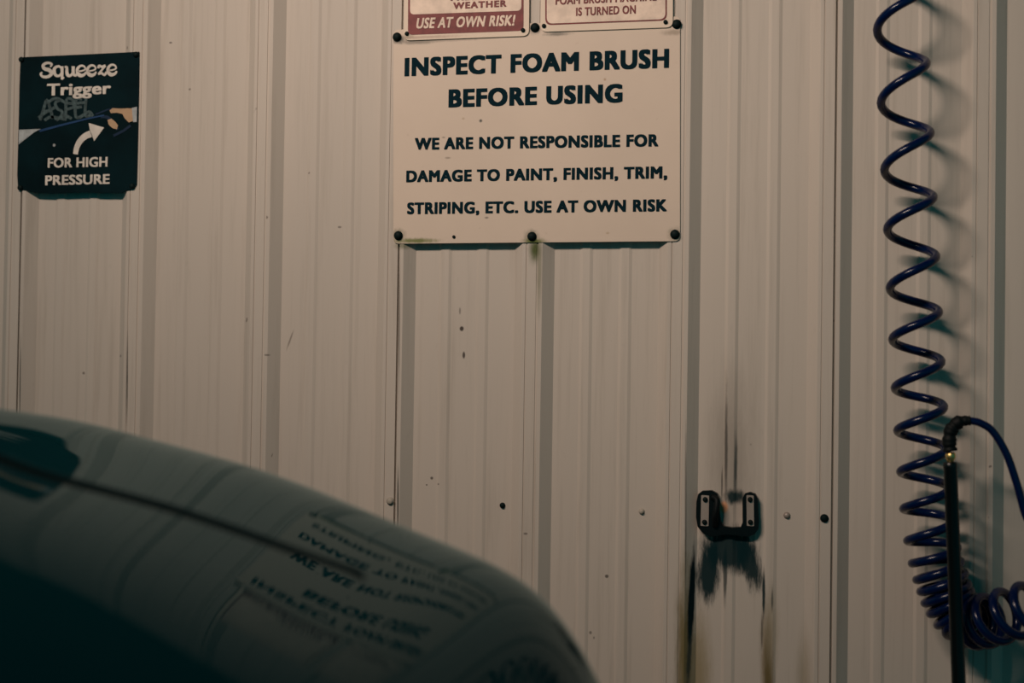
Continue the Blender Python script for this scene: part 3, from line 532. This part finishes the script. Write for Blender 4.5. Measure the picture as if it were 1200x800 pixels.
# ------------------------------------------------------------------ the hanger bracket
Yb = -.016
c = P(852, 600, Yb)
brk = thing('hanger_bracket', 'black U shaped bracket with two steel strips screwed to the ribbed wall', 'bracket', (c.x, 0, c.z))
bm = bmesh.new()
U = [(818, 579), (823, 575), (834, 574.5), (840.5, 578), (842.5, 585), (843, 600), (844.5, 611), (848, 616.5), (858, 618), (868, 617.5), (870.2, 612), (870, 584), (873, 578), (879, 576.5), (885, 578.5), (888, 584), (888.4, 597), (889.4, 612), (888.5, 620), (884, 626), (877, 628.5), (866, 627.5), (850, 626), (842, 627.5), (832, 628.5), (824, 625), (817.5, 617), (815.6, 606), (816, 588)]
q = pxz(U, Yb); front = [bm.verts.new((x, Yb, z)) for x, z in q]; rear = [bm.verts.new((x, -.001, z)) for x, z in q]
bm.faces.new(front); bm.faces.new(list(reversed(rear)))
for i in range(len(q)): bm.faces.new((front[i-1], rear[i-1], rear[i], front[i]))
bmesh.ops.recalc_face_normals(bm, faces=bm.faces); bmesh.ops.triangulate(bm, faces=[f for f in bm.faces if len(f.verts) > 4])
part('holder', bm, M_black, brk)
for cx, w in ((826.4, 4.7), (879, 4.3)):
    dx = -.8 if cx < 850 else .4
    bm = bmesh.new(); slab(bm, rounded(pxz([(cx-w, 580), (cx+w, 580.5), (cx+w+dx, 616.5), (cx-w+dx, 616)], Yb-.002), .002), Yb-.0025, Yb+.0002, .0004)
    st = part('steel_strip', bm, M_steel, brk)
    for py in (585.0, 611.5):
        s = P(cx+(dx if py > 600 else 0), py, Yb-.0025); part('screw', screw_bm((s.x, Yb-.0025, s.z), .0052, .004, False), M_screw, st, True)
bm = bmesh.new()
tube(bm, catmull([P(835, 582, -.018), P(840, 586, -.026), P(839.5, 596, -.030), P(838, 606, -.028), P(838, 616, -.018)], 6), [.006]*24+[.006]); part('hook', bm, M_rubber, brk, True)

# ------------------------------------------------------------------ coiled hose
YH = -.098
guide = [(1056, -52), (1055, -10), (1055.5, 33), (1058, 76), (1060, 118), (1062.5, 157), (1064, 197), (1066, 232), (1067.5, 267), (1069, 301), (1070.5, 336), (1072, 366), (1073.5, 396), (1075, 424), (1076.5, 453), (1078, 477), (1079.5, 503), (1081, 527), (1083, 551), (1084.6, 573), (1086.5, 594), (1088.5, 612), (1091, 630), (1094, 645), (1097, 659), (1100.5, 671), (1104, 681), (1107, 690), (1110, 698), (1113.5, 705), (1117.5, 712), (1122, 718), (1127, 723), (1132.5, 726.5), (1138.5, 728.5), (1145, 729), (1152, 728), (1160, 726), (1170, 723), (1181, 720), (1193, 716.5), (1205, 713.5), (1217, 710), (1229, 706)]
_i0 = next(i for i, p in enumerate(guide) if p[1] == 645); _i1 = guide.index((1160, 726))
_seg = [Vector((a, b, 0)) for a, b in guide[_i0:_i1+1]]; _n = int(len(_seg)*1.4); _re = []
for i in range(_n):
    f = i/(_n-1)*(len(_seg)-1); j = min(int(f), len(_seg)-2); q = _seg[j].lerp(_seg[j+1], f-j); _re.append((q.x, q.y))
guide = guide[:_i0] + _re + guide[_i1+1:]
# the coil hangs from the ceiling: lead-in wound the same way above the picture
up = [(1056+2*math.sin(i*.7), -52-43*i) for i in range(24, 0, -1)]
allg = up + guide
def guide_y(a, b): return YH - (.75*max(0.0, a-1126)/594.0 if b > 640 else 0.0)
g3 = [P(a, b, guide_y(a, b)) for a, b in allg]
n_half = len(g3); R_COIL = .0445; TUBE_R = .0087
phase0 = (len(up)+2) % 2            # the third point of guide is a left-hand turn
dense = 12
gd = catmull(g3, dense); pts = []
for i, p in enumerate(gd):
    n = i/dense
    a, b = gd[max(i-3, 0)], gd[min(i+3, len(gd)-1)]; t = (b-a).normalized()
    e1 = Vector((-t.z, 0, t.x)).normalized(); e2 = t.cross(e1)
    phi = math.pi*(n - (len(up)+2) + 1)
    pts.append(p + (e1*math.cos(phi)+e2*math.sin(phi))*R_COIL)
pts = [p for p in pts if p.z < ROOM_Z-.06]
top = pts[0]; pts = [Vector((top.x, top.y, ROOM_Z-.002)), Vector((top.x, top.y, ROOM_Z-.03))] + pts
c = P(1060, 700, YH)
hose = thing('coiled_hose', 'navy blue coiled hose hanging down the right side of the wall', 'hose', (c.x, YH, c.z))
bm = bmesh.new(); tube(bm, pts, TUBE_R, 12); part('coil', bm, M_hose, hose, True)
e = pts[-1]
ed = (pts[-1]-pts[-3]).normalized()
tail = catmull([P(1390, 640, -.024), P(1370, 641, -.05), P(1335, 650, -.13), P(1290, 655, -.18), P(1245, 648, -.19), P(1219, 630, -.190), P(1203, 606, -.190), P(1192, 568, -.190), P(1180, 533, -.190), P(1164, 506, -.190), P(1149, 495.5, -.190), P(1136, 492.5, -.190)], 8)
bm = bmesh.new(); tube(bm, tail, .0072, 12); tail_bm = bm

# ------------------------------------------------------------------ brush wand under the loop
YW = -.190
w_top, w_bot = P(1113.5, 541, YW), P(1123.5, 800, YW-.02)
dirn = (w_bot-w_top).normalized(); foot = w_top + dirn*((w_top.z-.12)/-dirn.z)
wand = thing('brush_wand', 'black wand with brass fitting standing upright in front of the coiled hose', 'wand', (foot.x, foot.y, 0))
bm = bmesh.new(); L = (foot-w_top).length
tube(bm, [w_top+dirn*s for s in (0, .002, .01, .012, L*.5, L)], [.0105, .0128, .0132, .0125, .0128, .0128], 20); part('pole', bm, M_black, wand, True)
part('supply_tube', tail_bm, M_hose, wand, True, 'plain navy tube looping over to the right')
bm = bmesh.new()
q = P(1114, 534.5, YW); ax = (w_top-q).normalized()
tube(bm, [q-ax*.008, q-ax*.006, q-ax*.002, q+ax*.003, q+ax*.008, w_top+dirn*.002], [.006, .0084, .0096, .0092, .0066, .0056], 16); part('brass_fitting', bm, M_brass, wand, True)
bm = bmesh.new()
sl = catmull([P(1113.6, 528.5, YW), P(1112.6, 520, YW), P(1113.4, 508, YW), P(1118, 499, YW), P(1126, 493.6, YW), P(1137, 492.6, YW)], 6)
tube(bm, sl, [.0125 + .0018*math.sin(i*1.3)*math.sin(i*.45) - .0045*max(0, i-22)/8 for i in range(len(sl))], 14); part('sleeve', bm, M_rubber, wand, True)
bm = bmesh.new(); box(bm, (foot.x-.11, foot.y-.045, .075), (foot.x+.11, foot.y+.045, .125)); bmesh.ops.bevel(bm, geom=bm.edges[:], offset=.012, segments=3, affect='EDGES'); part('brush_block', bm, M_black, wand)
bm = bmesh.new()
for i in range(14):
    for j in range(6):
        x = foot.x-.1+.2*i/13; y = foot.y-.036+.072*j/5
        tube(bm, [(x, y, .078), (x+random.uniform(-.006, .006), y+random.uniform(-.006, .006), .0)], [.005, .007], 6)
part('bristles', bm, M_bristle, wand)

# ------------------------------------------------------------------ lamp housing
fix = thing('strip_light', 'long white strip light fixed under the bay ceiling', 'lamp', (LAMP_AT.x, LAMP_AT.y, ROOM_Z))
bm = bmesh.new()
box(bm, (LAMP_AT.x-LAMP_LEN/2-.04, LAMP_AT.y-.10, LAMP_AT.z+.055), (LAMP_AT.x+LAMP_LEN/2+.04, LAMP_AT.y+.06, ROOM_Z))
part('housing', bm, M_lampwhite, fix)

# ------------------------------------------------------------------ the car nose in the foreground
NX, NY, GX0, GY0, GH = 56, 47, -2.3, .35, .05
HOOD = [[int(v)*1e-4 for v in row.split()] for row in HOOD_CONTROL]
def _bs(t): return ((1-t)**3/6, (3*t**3-6*t*t+4)/6, (-3*t**3+3*t*t+3*t+1)/6, t**3/6)
def hood_z(x, y):
    """height of the bodywork, relative to the camera's stand-point"""
    fx = (x-GX0)/GH; fy = (y-GY0)/GH
    i = max(0, min(NX-4, int(math.floor(fx)))); j = max(0, min(NY-4, int(math.floor(fy))))
    bx, by = _bs(fx-i), _bs(fy-j)
    return sum(bx[a]*by[b]*HOOD[i+a][j+b] for a in range(4) for b in range(4))

def seam_y(x): return 1.50+.08*(x+.6)
corner = [(-2.1, .74), (-.535, .74), (-.484, seam_y(-.484)), (-2.1, seam_y(-2.1))]
base = rounded(corner, .055, 10)
loop = []
for i in range(len(base)):                       # resample evenly
    a, b = Vector(base[i]), Vector(base[(i+1) % len(base)])
    k = max(1, int((b-a).length/.009))
    loop += [a+(b-a)*(s/k) for s in range(k)]
hub = Vector((-1.3, 1.12))
LIP = .0016
def lip_drop(d): return 0 if d >= LIP else LIP-math.sqrt(max(0, LIP*LIP-(LIP-d)**2))
lips = [-1, 0, .0001, .0003, .0007, .0012, .0016, .004, .009, .014]
def seam_w(s):
    """the shut line is open along the far side of the hood and dies out round its front corner"""
    return max(0.0, min(1.0, (-.492-s.x)/.05)) if s.y > seam_y(s.x)-.03 else 0.0
def gap_of(s): return .036*seam_w(s)
car = thing('car', 'dark glossy car nose blurred in the foreground, mirroring the wall', 'car', (CAM.x-1.2, CAM.y+1.35, 0))
def ring_mesh(bm, rows):
    for a, b in zip(rows, rows[1:]):
        n = len(a)
        for i in range(n):
            try: bm.faces.new((a[i], a[(i+1) % n], b[(i+1) % n], b[i]))
            except ValueError: pass
# hood
bm = bmesh.new(); rows = []
for d in lips:
    row = []
    for s in loop:
        u = (hub-s).normalized(); q = s + u*(gap_of(s)+max(d, 0)); z = hood_z(q.x, q.y) - (.04 if d < 0 else lip_drop(d))*seam_w(s)
        row.append(bm.verts.new((CAM.x+q.x, CAM.y+q.y, CAM.z+z)))
    rows.append(row)
N_IN = 70
for k in range(1, N_IN):
    row = []
    for s in loop:
        u = hub-s; L0 = u.length; u.normalize(); d0 = gap_of(s)+.014; q = s + u*(d0+(L0-d0)*(k/N_IN))
        row.append(bm.verts.new((CAM.x+q.x, CAM.y+q.y, CAM.z+hood_z(q.x, q.y))))
    rows.append(row)
ring_mesh(bm, rows)
hv = bm.verts.new((CAM.x+hub.x, CAM.y+hub.y, CAM.z+hood_z(hub.x, hub.y)))
for i in range(len(loop)): bm.faces.new((rows[-1][i], rows[-1][(i+1) % len(loop)], hv))
bmesh.ops.recalc_face_normals(bm, faces=bm.faces)
hood = part('hood', bm, M_paint, car, True)
hood.data.materials.append(M_gap)
for p in hood.data.polygons[:len(loop)*2]: p.material_index = 1
# wings and nose around it, with the sides down to the sill
bm = bmesh.new(); rows = []
def reach(s, u):
    t = 9.
    if u.x > 1e-6: t = min(t, (.28-s.x)/u.x)
    if u.x < -1e-6: t = min(t, (-2.24-s.x)/u.x)
    if u.y > 1e-6: t = min(t, (2.45-s.y)/u.y)
    if u.y < -1e-6: t = min(t, (.38-s.y)/u.y)
    return t
for d in lips:
    row = []
    for s in loop:
        u = (s-hub).normalized(); q = s + u*(gap_of(s)+max(d, 0)); z = hood_z(q.x, q.y) - (.04 if d < 0 else lip_drop(d))*seam_w(s)
        row.append(bm.verts.new((CAM.x+q.x, CAM.y+q.y, CAM.z+z)))
    rows.append(row)
N_OUT = 90
for k in range(1, N_OUT+1):
    row = []
    for s in loop:
        u = (s-hub).normalized(); d0 = gap_of(s)+.014; L = reach(s, u); q = s + u*(d0+(L-d0)*(k/N_OUT))
        row.append(bm.verts.new((CAM.x+q.x, CAM.y+q.y, CAM.z+hood_z(q.x, q.y))))
    rows.append(row)
inner = set(rows[0])
ring_mesh(bm, rows)
bm.faces.ensure_lookup_table()
for f in bm.faces[:len(loop)*2]: f.material_index = 1
bmesh.ops.recalc_face_normals(bm, faces=bm.faces)
if sum(f.normal.z*f.calc_area() for f in bm.faces) < 0: bmesh.ops.reverse_faces(bm, faces=bm.faces)
for co, no in (((0, 0, CAM.z-.66), (0, 0, -1)), ((0, CAM.y+.52, 0), (0, -1, 0)), ((0, CAM.y+2.16, 0), (0, 1, 0)), ((CAM.x-2.2, 0, 0), (-1, 0, 0))):
    bmesh.ops.bisect_plane(bm, geom=bm.verts[:]+bm.edges[:]+bm.faces[:], plane_co=co, plane_no=no, clear_outer=True)
rim = [e for e in bm.edges if len(e.link_faces) == 1 and not (e.verts[0] in inner and e.verts[1] in inner)]
ext = bmesh.ops.extrude_edge_only(bm, edges=rim)
for v in ext['geom']:
    if isinstance(v, bmesh.types.BMVert): v.co.z = .22
part('wings', bm, M_paint, car, True).data.materials.append(M_gap)
for wx, wy in ((-.95, .64), (-.95, 2.04)):
    cx, cy = CAM.x+wx, CAM.y+wy
    bm = bmesh.new(); lathe_y(bm, (cx, cy, .30), [(.19, -.095), (.27, -.10), (.295, -.085), (.30, -.05), (.30, .05), (.295, .085), (.27, .10), (.19, .095)], 40)
    wh = part('wheel', bm, M_rubber, car, True)
    bm = bmesh.new(); s = -1 if wy < 1.4 else 1
    lathe_y(bm, (cx, cy, .30), [(.188, .0), (.188, s*.098), (.17, s*.085), (.06, s*.075), (.05, s*.09), (.02, s*.092)], 32); part('rim', bm, M_steel, wh)
